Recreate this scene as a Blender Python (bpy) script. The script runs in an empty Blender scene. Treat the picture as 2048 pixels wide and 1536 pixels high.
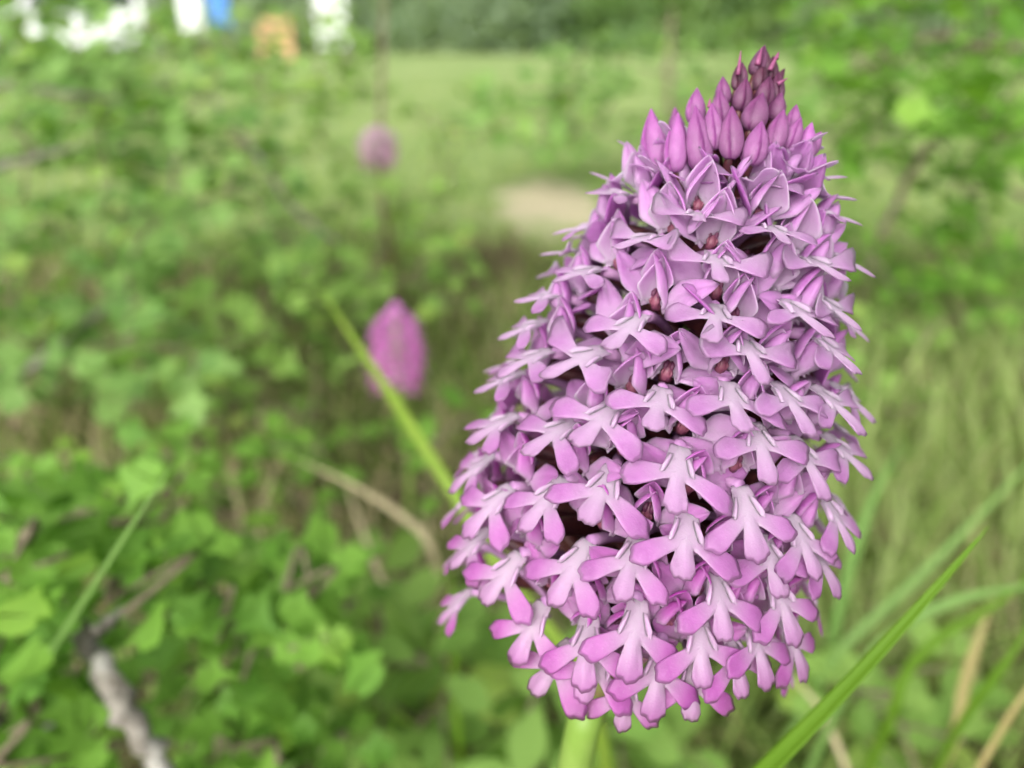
import bpy, math, random
import numpy as np
from mathutils import Vector, Matrix, Quaternion

random.seed(7)
rng = np.random.default_rng(7)
R = math.radians
SC = bpy.context.scene
COL = SC.collection

# ------------------------------------------------------------------ camera
CAM_Z, PITCH, FPX = 0.32, R(24.4), 1490.0
cam_d = bpy.data.cameras.new('camera')
cam = bpy.data.objects.new('camera', cam_d)
COL.objects.link(cam)
cam.location = (0, 0, CAM_Z)
cam.rotation_euler = (R(90) - PITCH, 0, 0)
cam_d.sensor_width = 36.0
cam_d.lens = 36.0 * FPX / 2048.0
cam_d.clip_start = 0.005
cam_d.clip_end = 1000
cam_d.dof.use_dof = True
cam_d.dof.focus_distance = 0.0775
cam_d.dof.aperture_fstop = 0.0262 / 0.0021
SC.camera = cam

# ------------------------------------------------------------------ sky, sun, exposure
SUN_EL, SUN_AZ = R(36), R(-155)
world = bpy.data.worlds.new('World')
SC.world = world
world.use_nodes = True
wn = world.node_tree
wn.nodes.clear()
sky = wn.nodes.new('ShaderNodeTexSky')
sky.sky_type = 'NISHITA'
sky.sun_disc = False
sky.sun_elevation = SUN_EL
sky.sun_rotation = SUN_AZ
sky.air_density = 1.0
sky.dust_density = 6.0
sky.ozone_density = 1.0
hs = wn.nodes.new('ShaderNodeHueSaturation')
hs.inputs['Saturation'].default_value = 0.18       # an overcast, nearly grey sky
bg = wn.nodes.new('ShaderNodeBackground')
bg.inputs['Strength'].default_value = 0.15
wo = wn.nodes.new('ShaderNodeOutputWorld')
wn.links.new(sky.outputs[0], hs.inputs['Color'])
wn.links.new(hs.outputs[0], bg.inputs['Color'])
wn.links.new(bg.outputs[0], wo.inputs['Surface'])
sun_d = bpy.data.lights.new('sun', 'SUN')
sun_d.energy = 1.5
sun_d.angle = R(80)
sun_d.color = (1.0, 0.985, 0.965)
sun = bpy.data.objects.new('sun', sun_d)
COL.objects.link(sun)
# light arrives from SUN_AZ (behind-left of the camera) at SUN_EL
sdir = Vector((math.sin(SUN_AZ) * math.cos(SUN_EL), math.cos(SUN_AZ) * math.cos(SUN_EL), math.sin(SUN_EL)))
sun.rotation_euler = sdir.to_track_quat('Z', 'Y').to_euler()
SC.view_settings.view_transform = 'Standard'
SC.view_settings.look = 'None'
SC.view_settings.gamma = 1
SC.view_settings.use_curve_mapping = False
SC.view_settings.exposure = 0.7
SC.render.engine = 'CYCLES'
SC.cycles.use_denoising = True
SC.cycles.max_bounces = 7
SC.cycles.diffuse_bounces = 5
SC.cycles.transmission_bounces = 5
SC.cycles.glossy_bounces = 2

# ------------------------------------------------------------------ geometry helpers
CQ = cam.rotation_euler.to_matrix()
CP = Vector(cam.location)
def P(u, v, d):
    """world point seen at photo pixel (u, v) at depth d metres"""
    return CP + CQ @ Vector(((u - 1024) / FPX * d, (768 - v) / FPX * d, -d))
def G(u, v):
    r = CQ @ Vector(((u - 1024) / FPX, (768 - v) / FPX, -1))
    return CP + r * (-CP.z / r.z)

def link(name, mesh, mat=None, parent=None, loc=None, rot=None, scale=None):
    o = bpy.data.objects.new(name, mesh)
    COL.objects.link(o)
    if mat is not None and mesh is not None and not mesh.materials:
        mesh.materials.append(mat)
    if parent is not None:
        o.parent = parent
    if loc is not None: o.location = loc
    if rot is not None:
        o.rotation_mode = 'QUATERNION'; o.rotation_quaternion = rot
    if scale is not None:
        o.scale = scale if hasattr(scale, '__len__') else (scale,) * 3
    return o
def tag(o, label=None, cat=None, group=None, kind=None):
    if label: o['label'] = label
    if cat: o['category'] = cat
    if group: o['group'] = group
    if kind: o['kind'] = kind
    return o
def empty(name, loc=(0, 0, 0), parent=None, rot=None, scale=None):
    o = link(name, None, None, parent, loc, rot, scale)
    o.empty_display_size = 0.01
    return o
def mesh_of(name, verts, faces, attrs=None, smooth=True, mats=()):
    m = bpy.data.meshes.new(name)
    m.from_pydata([tuple(map(float, v)) for v in verts], [], faces)
    if smooth:
        m.polygons.foreach_set('use_smooth', [True] * len(m.polygons))
    for k, vals in (attrs or {}).items():
        vals = np.asarray(vals, dtype=np.float32)
        if vals.ndim == 1:
            a = m.attributes.new(k, 'FLOAT', 'POINT'); a.data.foreach_set('value', vals)
        else:
            a = m.attributes.new(k, 'FLOAT_COLOR', 'POINT'); a.data.foreach_set('color', vals.ravel())
    for mt in mats: m.materials.append(mt)
    m.update()
    return m
class MB:
    """collects shapes into one mesh"""
    def __init__(s): s.v, s.f, s.a = [], [], []
    def add(s, v, f, a=None):
        n = len(s.v)
        s.v += [tuple(p) for p in v]
        s.f += [tuple(i + n for i in q) for q in f]
        s.a += list(a) if a is not None else [0.0] * len(v)
    def mesh(s, name, mat=None, smooth=True):
        return mesh_of(name, s.v, s.f, {'w': s.a}, smooth, (mat,) if mat else ())
    def box(s, c, h, a=0.0):
        c = Vector(c)
        v = [c + Vector((x * h[0], y * h[1], z * h[2])) for x in (-1, 1) for y in (-1, 1) for z in (-1, 1)]
        s.add(v, [(0, 1, 3, 2), (4, 6, 7, 5), (0, 4, 5, 1), (2, 3, 7, 6), (0, 2, 6, 4), (1, 5, 7, 3)], [a] * 8)
    def tube(s, pts, rad, n=8, a=None, cap=True):
        pts = [Vector(p) for p in pts]
        k = len(pts)
        rad = [rad] * k if not hasattr(rad, '__len__') else rad
        vs, fs, al = [], [], []
        up = None
        for i, p in enumerate(pts):
            t = (pts[min(i + 1, k - 1)] - pts[max(i - 1, 0)]).normalized()
            if up is None:
                up = t.orthogonal().normalized()
            up = (up - t * up.dot(t)).normalized()
            b = t.cross(up)
            for j in range(n):
                th = 2 * math.pi * j / n
                vs.append(p + (up * math.cos(th) + b * math.sin(th)) * rad[i])
                al.append(0.0 if a is None else (a[i] if hasattr(a, '__len__') else a))
        for i in range(k - 1):
            for j in range(n):
                fs.append((i * n + j, i * n + (j + 1) % n, (i + 1) * n + (j + 1) % n, (i + 1) * n + j))
        if cap:
            fs.append(tuple(reversed(range(n))))
            fs.append(tuple((k - 1) * n + j for j in range(n)))
        s.add(vs, fs, al)
def curve_pts(ctrl, n):
    """Catmull-Rom through control points"""
    c = [Vector(p) for p in ctrl]
    c = [c[0] * 2 - c[1]] + c + [c[-1] * 2 - c[-2]]
    out = []
    seg = len(c) - 3
    for i in range(n + 1):
        x = min(i / n * seg, seg - 1e-6)
        k = int(x); t = x - k
        p0, p1, p2, p3 = c[k:k + 4]
        out.append(0.5 * ((2 * p1) + (p2 - p0) * t + (2 * p0 - 5 * p1 + 4 * p2 - p3) * t * t + (3 * p1 - p0 - 3 * p2 + p3) * t ** 3))
    return out

# ------------------------------------------------------------------ materials
class NT:
    def __init__(s, name):
        s.m = bpy.data.materials.new(name); s.m.use_nodes = True
        s.t = s.m.node_tree; s.t.nodes.clear()
        s.out = s.n('ShaderNodeOutputMaterial')
    def n(s, ty, **kw):
        x = s.t.nodes.new(ty)
        for k, v in kw.items():
            if k in x.inputs: x.inputs[k].default_value = v
            else: setattr(x, k, v)
        return x
    def l(s, a, b): s.t.links.new(a, b)
    def mix(s, fac, a, b, mode='MIX'):
        x = s.n('ShaderNodeMix', data_type='RGBA', blend_type=mode, clamp_result=True)
        for sock, val in ((x.inputs[0], fac), (x.inputs[6], a), (x.inputs[7], b)):
            if hasattr(val, 'is_output'): s.l(val, sock)
            elif hasattr(val, '__len__'): sock.default_value = (*val[:3], 1)
            else: sock.default_value = val
        return x.outputs[2]
    def ramp(s, src, p0, p1, v0=0.0, v1=1.0):
        x = s.n('ShaderNodeMapRange', interpolation_type='SMOOTHSTEP')
        s.l(src, x.inputs[0])
        for i, v in enumerate((p0, p1, v0, v1)): x.inputs[i + 1].default_value = v
        return x.outputs[0]
    def math(s, op, a, b=0.0):
        x = s.n('ShaderNodeMath', operation=op)
        for sock, val in ((x.inputs[0], a), (x.inputs[1], b)):
            if hasattr(val, 'is_output'): s.l(val, sock)
            else: sock.default_value = val
        return x.outputs[0]
    def noise(s, scale, detail=3, rough=0.5, coord='Object', w=None):
        tc = s.n('ShaderNodeTexCoord')
        x = s.n('ShaderNodeTexNoise')
        x.inputs['Scale'].default_value = scale; x.inputs['Detail'].default_value = detail; x.inputs['Roughness'].default_value = rough
        s.l(tc.outputs[coord], x.inputs['Vector'])
        return x.outputs[0]
    def attr(s, name, color=False):
        x = s.n('ShaderNodeAttribute', attribute_name=name)
        return x.outputs['Color' if color else 'Fac']
    def bump(s, h, dist, strength=1.0):
        x = s.n('ShaderNodeBump'); x.inputs['Distance'].default_value = dist; x.inputs['Strength'].default_value = strength
        s.l(h, x.inputs['Height'])
        return x.outputs[0]
    def finish(s, col, rough=0.5, trans=0.0, tcol=None, nrm=None, spec=0.4, sss=0.0, sss_r=0.001):
        p = s.n('ShaderNodeBsdfPrincipled')
        if hasattr(col, 'is_output'): s.l(col, p.inputs['Base Color'])
        else: p.inputs['Base Color'].default_value = (*col[:3], 1)
        p.inputs['Roughness'].default_value = rough
        p.inputs['Specular IOR Level'].default_value = spec
        if sss:
            p.inputs['Subsurface Weight'].default_value = sss
            p.inputs['Subsurface Radius'].default_value = (1.0, 0.75, 1.0)
            p.inputs['Subsurface Scale'].default_value = sss_r
        if nrm is not None: s.l(nrm, p.inputs['Normal'])
        sh = p.outputs[0]
        if trans:
            t = s.n('ShaderNodeBsdfTranslucent')
            c = tcol if tcol is not None else col
            if hasattr(c, 'is_output'): s.l(c, t.inputs[0])
            else: t.inputs[0].default_value = (*c[:3], 1)
            if nrm is not None: s.l(nrm, t.inputs[1])
            mx = s.n('ShaderNodeMixShader'); mx.inputs[0].default_value = trans
            s.l(sh, mx.inputs[1]); s.l(t.outputs[0], mx.inputs[2])
            sh = mx.outputs[0]
        s.l(sh, s.out.inputs[0])
        return s.m

def petal_material(name):
    """pink pigment; attribute w = 1 where the flower is white; object colour carries how deep the pink is"""
    s = NT(name)
    oi = s.n('ShaderNodeObjectInfo')
    w = s.attr('w')
    edge = s.attr('e')
    cells = s.noise(4200, 2, 0.6)
    blot = s.noise(420, 3, 0.55)
    pale = s.mix(1.0, oi.outputs['Color'], (1.22, 1.35, 1.22), 'MULTIPLY')
    pink = s.mix(s.ramp(blot, 0.3, 0.7), oi.outputs['Color'], pale)
    deep = s.mix(1.0, pink, (0.80, 0.52, 0.80), 'MULTIPLY')
    pink = s.mix(s.math('MULTIPLY', edge, 0.75), pink, deep)
    col = s.mix(w, pink, (0.62, 0.52, 0.62))
    fleck = s.ramp(cells, 0.58, 0.76, 0.0, 0.10)
    col = s.mix(fleck, col, (0.66, 0.56, 0.66))
    spot = s.noise(300, 1, 0.4)
    col = s.mix(s.ramp(spot, 0.80, 0.835, 0, 0.8), col, (0.12, 0.03, 0.06))
    nrm = s.bump(s.math('ADD', s.math('MULTIPLY', cells, 0.35), blot), 0.00018, 0.6)
    return s.finish(col, 0.42, 0.18, None, nrm, 0.3, 0.95, 0.0016)
def tube_material(name, a, b, scale=500, trans=0.0, rough=0.45):
    s = NT(name)
    n = s.noise(scale, 3, 0.6)
    c = s.mix(s.ramp(n, 0.35, 0.68), a, b)
    return s.finish(c, rough, trans, None, s.bump(n, 0.0002, 0.5))
def leaf_material(name, a, b, c, trans=0.32, rough=0.42):
    s = NT(name)
    oi = s.n('ShaderNodeObjectInfo')
    wv = s.attr('w')
    n = s.noise(90, 3, 0.6)
    k = s.math('FRACT', s.math('ADD', oi.outputs['Random'], wv))
    col = s.mix(s.ramp(k, 0.0, 0.75), a, b)
    col = s.mix(s.ramp(k, 0.9, 0.97), col, c)
    col = s.mix(s.ramp(n, 0.35, 0.7, 0, 0.35), col, b)
    tc = s.mix(1.0, col, (1.25, 1.35, 0.55), 'MULTIPLY')
    nrm = s.bump(n, 0.0008, 0.5)
    return s.finish(col, rough, trans, tc, nrm, 0.22)
def bark_material(name, a, b, c=None, scale=140):
    s = NT(name)
    n = s.noise(scale, 5, 0.65)
    col = s.mix(s.ramp(n, 0.38, 0.62), a, b)
    if c is not None:
        col = s.mix(s.ramp(s.noise(scale * 0.35, 4, 0.6), 0.55, 0.66), col, c)
    return s.finish(col, 0.85, 0, None, s.bump(n, 0.002, 0.8), 0.2)
def plain(name, c, rough=0.5, var=0.1, scale=20):
    s = NT(name)
    n = s.noise(scale, 3, 0.6)
    d = tuple(x * (1 - var) for x in c)
    return s.finish(s.mix(n, c, d), rough)

M_PETAL = petal_material('petal')
M_OVARY = tube_material('ovary_maroon', (0.055, 0.014, 0.02), (0.12, 0.035, 0.03), 600)
M_SPUR = tube_material('spur_lilac', (0.42, 0.2, 0.42), (0.55, 0.3, 0.52), 500, 0.2)
M_COLUMN = tube_material('column_rose', (0.11, 0.025, 0.055), (0.22, 0.065, 0.10), 900)
M_ANTHER = tube_material('anther_purple', (0.06, 0.012, 0.035), (0.13, 0.03, 0.075), 900)
M_AXIS = tube_material('axis_green', (0.16, 0.22, 0.05), (0.12, 0.07, 0.035), 200)
M_STEM = tube_material('stem_green', (0.22, 0.36, 0.06), (0.28, 0.42, 0.09), 120, 0.25)
M_BRACT = tube_material('bract_purple', (0.22, 0.05, 0.13), (0.35, 0.1, 0.22), 500, 0.1)

# ------------------------------------------------------------------ ground and meadow
patch_c = G(1090, 395)
def ground_material():
    s = NT('ground')
    tc = s.n('ShaderNodeTexCoord')
    sep = s.n('ShaderNodeSeparateXYZ'); s.l(tc.outputs['Object'], sep.inputs[0])
    big = s.noise(1.1, 4, 0.6); mid = s.noise(9, 4, 0.6); fine = s.noise(90, 5, 0.7)
    soil = s.mix(s.ramp(fine, 0.35, 0.65), (0.035, 0.026, 0.014), (0.10, 0.075, 0.04))
    moss = s.mix(s.ramp(fine, 0.3, 0.7), (0.035, 0.065, 0.012), (0.09, 0.125, 0.03))
    near = s.mix(s.ramp(mid, 0.42, 0.6), soil, moss)
    mead = s.mix(s.ramp(big, 0.35, 0.65), (0.21, 0.31, 0.095), (0.33, 0.40, 0.16))
    mead = s.mix(s.ramp(mid, 0.45, 0.7, 0, 0.6), mead, (0.15, 0.25, 0.06))
    yy = s.math('ADD', sep.outputs['Y'], s.math('MULTIPLY', s.math('SUBTRACT', mid, 0.5), 0.8))
    col = s.mix(s.ramp(yy, 1.15, 1.6), near, mead)
    dx = s.math('MULTIPLY', s.math('SUBTRACT', sep.outputs['X'], patch_c.x), 1 / 0.11)
    dy = s.math('MULTIPLY', s.math('SUBTRACT', sep.outputs['Y'], patch_c.y), 1 / 0.34)
    rr = s.math('SQRT', s.math('ADD', s.math('MULTIPLY', dx, dx), s.math('MULTIPLY', dy, dy)))
    rr = s.math('ADD', rr, s.math('MULTIPLY', s.math('SUBTRACT', mid, 0.5), 2.2))
    col = s.mix(s.ramp(rr, 0.5, 1.25, 1, 0), col, (0.55, 0.48, 0.32))
    return s.finish(col, 0.95, 0, None, s.bump(fine, 0.01, 0.8), 0.1)
def ground_z(x, y):
    return 0.006 * math.sin(x * 9 + 1) * math.cos(y * 7) + 0.004 * math.sin(x * 23 + y * 17) - 0.008
def build_ground():
    k = np.linspace(-1, 1, 121)
    xs = np.sinh(k * 7.2) / np.sinh(7.2) * 220
    ky = np.linspace(-0.62, 1, 141)
    ys = np.sinh(ky * 7.2) / np.sinh(7.2) * 320
    v = [(x, y, ground_z(x, y) if abs(x) < 8 and abs(y) < 8 else -0.008) for y in ys for x in xs]
    nx = len(xs)
    f = [(j * nx + i, j * nx + i + 1, (j + 1) * nx + i + 1, (j + 1) * nx + i) for j in range(len(ys) - 1) for i in range(nx - 1)]
    tag(link('ground', mesh_of('ground', v, f), ground_material()), kind='structure')
build_ground()

# ------------------------------------------------------------------ grass (uncountable mass)
def blade_strip(p0, d, side, L, w, bend, seg=4, fold=0.25):
    """a tapered folded strip: p0 base, d start direction, bends towards bend vector"""
    vs, fs = [], []
    p = Vector(p0); t = Vector(d).normalized()
    nrm = t.cross(side).normalized()
    for i in range(seg + 1):
        u = i / seg
        ww = w * (1 - u ** 2.2) * 0.5 + 0.00005
        vs += [p - side * ww, p + nrm * ww * fold, p + side * ww]
        t = (t + Vector(bend) * (1.0 / seg)).normalized()
        p = p + t * (L / seg)
    for i in range(seg):
        a = i * 3
        fs += [(a, a + 1, a + 4, a + 3), (a + 1, a + 2, a + 5, a + 4)]
    return vs, fs
def grass_field(name, label, n, place, height, width, mat, lean=0.5, seg=4):
    vs, fs, al = [], [], []
    rr = random.Random(hash(label) % 1000 if False else len(label) * 7)
    c = 0
    while c < n:
        q = place(rr)
        if q is None: continue
        x, y = q
        az = rr.uniform(0, 2 * math.pi); tl = rr.uniform(0.0, lean)
        d = Vector((math.cos(az) * tl, math.sin(az) * tl, 1))
        s = Vector((math.cos(az + 1.3), math.sin(az + 1.3), 0))
        h = height(x, y, rr)
        if h <= 0.004: c += 1; continue
        b = Vector((math.cos(az + rr.uniform(-.6, .6)), math.sin(az), -rr.uniform(0.1, 0.9))) * rr.uniform(0.2, 1.0)
        v, f = blade_strip((x, y, ground_z(x, y) - 0.002), d, s, h, width(rr), b, seg)
        k = len(vs)
        vs += v; fs += [tuple(i + k for i in q) for q in f]; al += [rr.random()] * len(v)
        c += 1
    o = link(name, mesh_of(name, vs, fs, {'w': al}), mat)
    tag(o, label, 'grass', kind='stuff')
    return o
M_GRASS = leaf_material('grass_green', (0.11, 0.20, 0.035), (0.21, 0.29, 0.07), (0.42, 0.36, 0.19), 0.38, 0.5)
M_DRY = leaf_material('grass_dry', (0.32, 0.26, 0.14), (0.45, 0.38, 0.23), (0.24, 0.26, 0.09), 0.25, 0.6)
M_MEAD = leaf_material('grass_meadow', (0.22, 0.32, 0.08), (0.35, 0.43, 0.16), (0.46, 0.45, 0.23), 0.4, 0.6)
def px_of(x, y, z):
    c = CQ.transposed() @ (Vector((x, y, z)) - CP)
    return 1024 + c.x / -c.z * FPX, 768 - c.y / -c.z * FPX, -c.z
def place_near(rr):
    y = rr.uniform(0.2, 1.25); x = rr.uniform(-0.85, 0.85) * (y + 0.25)
    return x, y
def h_near(x, y, rr):
    u, v, d = px_of(x, y, 0)
    if u > 1250: base = 0.085 if y < 0.6 else 0.11
    elif u > 700: base = 0.05 if y < 0.5 else 0.085
    else: base = 0.035 if y < 0.5 else 0.07
    return base * rr.uniform(0.4, 1.35)
grass_field('meadow_grass', 'thick green grass growing around the shrubs', 9000, place_near, h_near, lambda rr: rr.uniform(0.0012, 0.0032), M_GRASS, 0.9)
def place_dry(rr):
    y = rr.uniform(0.3, 1.1); x = rr.uniform(-0.7, 0.7) * (y + 0.2)
    return x, y
grass_field('dry_grass', 'tangle of dry straw coloured grass low between the shrubs', 4200, place_dry, lambda x, y, rr: rr.uniform(0.03, 0.11), lambda rr: rr.uniform(0.001, 0.0026), M_DRY, 1.8)
def place_right(rr):
    y = rr.uniform(0.27, 0.75); x = rr.uniform(0.10, 0.8) * (y + 0.05)
    return x, y
grass_field('tall_grass', 'long soft green grass standing to the right of the big orchid', 1300, place_right, lambda x, y, rr: rr.uniform(0.06, 0.17), lambda rr: rr.uniform(0.0016, 0.0036), M_MEAD, 0.8, 6)
def place_mead(rr):
    y = 1.2 * (9 / 1.2) ** rr.random(); x = rr.uniform(-0.8, 0.8) * (y + 0.2)
    if ((x - patch_c.x) / 0.12) ** 2 + ((y - patch_c.y) / 0.36) ** 2 < 1: return None
    return x, y
grass_field('short_meadow_grass', 'short pale green grass of the open meadow', 16000, place_mead, lambda x, y, rr: rr.uniform(0.015, 0.04) * (1 + 0.15 * y), lambda rr: rr.uniform(0.004, 0.009), M_MEAD, 1.0, 2)

# ------------------------------------------------------------------ the orchid
MM = 0.001
def lobe_profile(L, w0, w1, tip):
    """half outline of a lobe pointing along +s: list of (s, halfwidth)"""
    s = np.linspace(0, 1, 60)
    base = w0 + (w1 - w0) * np.clip(s * 1.35, 0, 1) ** 1.7
    end = np.clip((1 - s) / tip, 0, 1)
    hw = base * np.clip(1 - (1 - end) ** 2.4, 0, 1) ** 0.62
    return s * L, hw
def lip_mesh(name, rs, side_ang, wide, throat=3.0):
    """three-lobed lip in floret space: throat at the origin, mid line going out and 30 degrees down"""
    lobes = []
    a1 = side_ang + rs.uniform(-5, 5); a2 = side_ang + rs.uniform(-5, 5)
    lobes.append((R(-a1), lobe_profile(5.2 * rs.uniform(.93, 1.08), 0.56, 1.10 * wide * rs.uniform(.9, 1.1), rs.uniform(.22, .34))))
    lobes.append((R(-90 + rs.uniform(-4, 4)), lobe_profile(4.1 * rs.uniform(.92, 1.1), 0.62, 1.08 * wide * rs.uniform(.88, 1.12), rs.uniform(.25, .4))))
    lobes.append((R(180 + a2), lobe_profile(5.2 * rs.uniform(.93, 1.08), 0.56, 1.10 * wide * rs.uniform(.9, 1.1), rs.uniform(.22, .34))))
    lobes.append((R(90), (np.linspace(0, 1, 60) * throat, np.concatenate([np.linspace(1.35, 0.95, 54), np.linspace(1.1, 0.0, 6)]))))
    NA, NR = 120, 9
    th = np.linspace(-math.pi, math.pi, NA, endpoint=False)
    r = np.full(NA, 0.8)
    for d0, (s, hw) in lobes:
        ang = np.arctan2(hw, s + 1e-6); rad = np.hypot(s, hw)
        o = np.argsort(ang)
        dl = np.abs((th - d0 + math.pi) % (2 * math.pi) - math.pi)
        rr = np.interp(dl, ang[o], rad[o], right=0.0)
        rr[dl > ang.max()] = 0
        r = np.maximum(r, rr)
    r2 = 0.25 * np.roll(r, 1) + 0.5 * r + 0.25 * np.roll(r, -1)
    r = np.where(r > 2.2, r * 0.6 + r2 * 0.4, r2)
    # slightly ragged tips
    p1, p2 = rs.uniform(0, 6), rs.uniform(0, 6)
    r = r * (1 + (0.008 * np.array([rs.uniform(-1, 1) for _ in range(NA)]) + 0.022 * np.sin(th * 17 + p1) + 0.016 * np.sin(th * 31 + p2)) * (r > 3.2))
    bend = [rs.uniform(-0.05, 0.035) for _ in range(3)]
    roll = rs.uniform(0.03, 0.07)
    tw = rs.uniform(-0.05, 0.05)
    def H(x, s):                      # height above the lip plane
        h = -0.02 * (x * x + np.maximum(s, 0) ** 2) * (1 + roll)
        h += bend[0] * np.maximum(x - 1.5, 0) ** 1.5 + bend[1] * np.maximum(-x - 1.5, 0) ** 1.5 + bend[2] * np.maximum(s - 1.2, 0) ** 1.5
        h += 0.30 * np.exp(-((s + 2.2) / 1.6) ** 2) * x * x          # gutter towards the throat
        h += 0.16 * np.exp(-(x / 0.55) ** 2) * np.exp(-((s - 2.2) / 2.2) ** 2)   # raised middle of the centre lobe
        h -= 0.10 * np.exp(-((np.abs(x) - 0.75) / 0.3) ** 2) * np.exp(-((s - 1.5) / 1.4) ** 2)
        h += tw * x * 0.6
        return h
    verts, wv, ev = [], [], []
    T = 0.10
    for sgn in (1, -1):
        for k in range(NR + 1):
            if sgn < 0 and k == NR: continue
            rho = (k / NR) ** 0.85
            x = np.cos(th) * r * rho; s = -np.sin(th) * r * rho
            edge = max(0.0, 1 - rho ** 3)
            z = H(x, s) + sgn * T * math.sqrt(edge) - 0.10 * (rho ** 8) * (r > 2.4)
            for i in range(NA):
                verts.append((x[i], s[i], z[i]))
                rd = math.hypot(x[i] * 0.95, max(s[i], 0) * 0.62)
                wgt = 0.62 * max(0.0, min(1, (3.2 - rd) / 3.0)) ** 1.15
                cl = math.exp(-(x[i] / 0.5) ** 2) * max(0, min(1, (4.4 - s[i]) / 2.6)) if s[i] > 0 else 0
                wgt = max(wgt, 0.34 * cl)
                if sgn < 0: wgt *= 0.6
                wv.append(wgt); ev.append(max(0, (rho - 0.86) / 0.14) if r[i] > 1.6 else 0)
    faces = []
    def ring(sg, k): return (k if sg > 0 else (NR + 1 + k)) * NA
    for k in range(NR):
        a, b = ring(1, k), ring(1, k + 1)
        c = ring(-1, k); d = ring(-1, k + 1) if k + 1 < NR else ring(1, NR)
        for i in range(NA):
            j = (i + 1) % NA
            faces.append((a + i, b + i, b + j, a + j))
            faces.append((c + i, c + j, d + j, d + i))
    # the two guide plates: small upright flaps on either side of the throat
    for sx in (-1, 1):
        n0 = len(verts)
        NS = 9
        hmax = rs.uniform(0.38, 0.55)
        for i in range(NS):
            u = i / (NS - 1)
            s = -1.7 + 1.9 * u
            x0 = sx * (0.72 + 0.5 * u ** 1.6)
            hh = hmax * math.sin(math.pi * min(1, u * 0.62 + 0.12)) ** 0.9 * (1 if u < 0.85 else 0.75)
            lean = 0.35 + 0.55 * u
            zb = float(H(np.array(x0), np.array(s)))
            tip_s = s + 0.15 + 0.25 * u
            for (dx, dz, ds) in ((-0.22, -0.1, 0), (lean * hh * 0.55 - 0.12, hh * 0.7, (tip_s - s) * 0.6), (lean * hh, hh, tip_s - s), (lean * hh * 0.7 + 0.2, hh * 0.6, (tip_s - s) * 0.6), (0.34, -0.12, 0)):
                verts.append((x0 + sx * dx, s + ds, zb + dz)); wv.append(0.45); ev.append(0)
        for i in range(NS - 1):
            for j in range(4):
                q = (n0 + i * 5 + j, n0 + i * 5 + j + 1, n0 + (i + 1) * 5 + j + 1, n0 + (i + 1) * 5 + j)
                faces.append(q if sx > 0 else tuple(reversed(q)))
        e = n0 + (NS - 1) * 5
        faces.append(tuple(e + j for j in range(5)))
    c30, s30 = math.cos(R(30)), math.sin(R(30))
    out = []
    for x, s, z in verts:
        y = s + throat
        out.append((x * MM, (y * c30 + z * s30) * MM, (-y * s30 + z * c30) * MM))
    return mesh_of(name, out, faces, {'w': wv, 'e': ev}, mats=(M_PETAL,))
def sepal_mesh(name, L, W, cup, bend, rs, base_w=0.45, pale=0.25, wid=0.38, NL=12, NW=8, thick=0.16, keel=0.0):
    """petal-like blade along +Y with its inner face up (+Z); shell of real thickness (mm)"""
    us = np.linspace(0, 1, NL + 1)
    verts, wv, ev, faces = [], [], [], []
    wob = [rs.uniform(-0.06, 0.06) for _ in range(4)]
    for sgn in (1, -1):
        p = np.zeros(2); ang = 0.0
        for i, u in enumerate(us):
            hw = W / 2 * ((u / wid) ** 0.8 if u < wid else ((1 - u) / (1 - wid)) ** 0.72 * (1 + 0.25 * (u - wid)))
            hw = max(hw, W / 2 * base_w * max(0, 1 - u * 3)) + 0.02
            if u >= 0.999: hw = 0.03
            c, s = math.cos(ang), math.sin(ang)
            for j in range(NW + 1):
                x = -1 + 2 * j / NW
                z = cup * x * x * (hw / (W / 2)) + wob[0] * math.sin(u * 7 + x * 2) + keel * -abs(x) * 0
                z -= keel * math.exp(-(x / 0.12) ** 2)
                z += sgn * thick * math.sqrt(max(0, 1 - x ** 4)) * (1 - u ** 6)
                verts.append((x * hw, p[0] - s * z, p[1] + c * z))
                ww = max(0.0, 0.38 * (1 - u * 1.5)) if sgn > 0 else pale * max(0, 1 - u * 1.6)
                wv.append(ww + (pale * 0.5 if sgn > 0 else 0)); ev.append(max(0, (abs(x) - 0.72) / 0.28) * 0.8 + max(0, (u - 0.75) / 0.25))
            ang += bend / NL
            p = p + np.array([math.cos(ang), math.sin(ang)]) * L / NL
    n1 = (NL + 1) * (NW + 1)
    for i in range(NL):
        for j in range(NW):
            a = i * (NW + 1) + j; b = a + NW + 1
            faces.append((a, a + 1, b + 1, b))
            faces.append((n1 + a, n1 + b, n1 + b + 1, n1 + a + 1))
    for i in range(NL):
        for j in (0, NW):
            a = i * (NW + 1) + j; b = a + NW + 1
            faces.append((a, b, n1 + b, n1 + a) if j == 0 else (b, a, n1 + a, n1 + b))
    for i in (0, NL):
        for j in range(NW):
            a = i * (NW + 1) + j
            faces.append((a, n1 + a, n1 + a + 1, a + 1) if i == 0 else (a, a + 1, n1 + a + 1, n1 + a))
    return mesh_of(name, [(x * MM, y * MM, z * MM) for x, y, z in verts], faces, {'w': wv, 'e': np.clip(ev, 0, 1)}, mats=(M_PETAL,))
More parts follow.
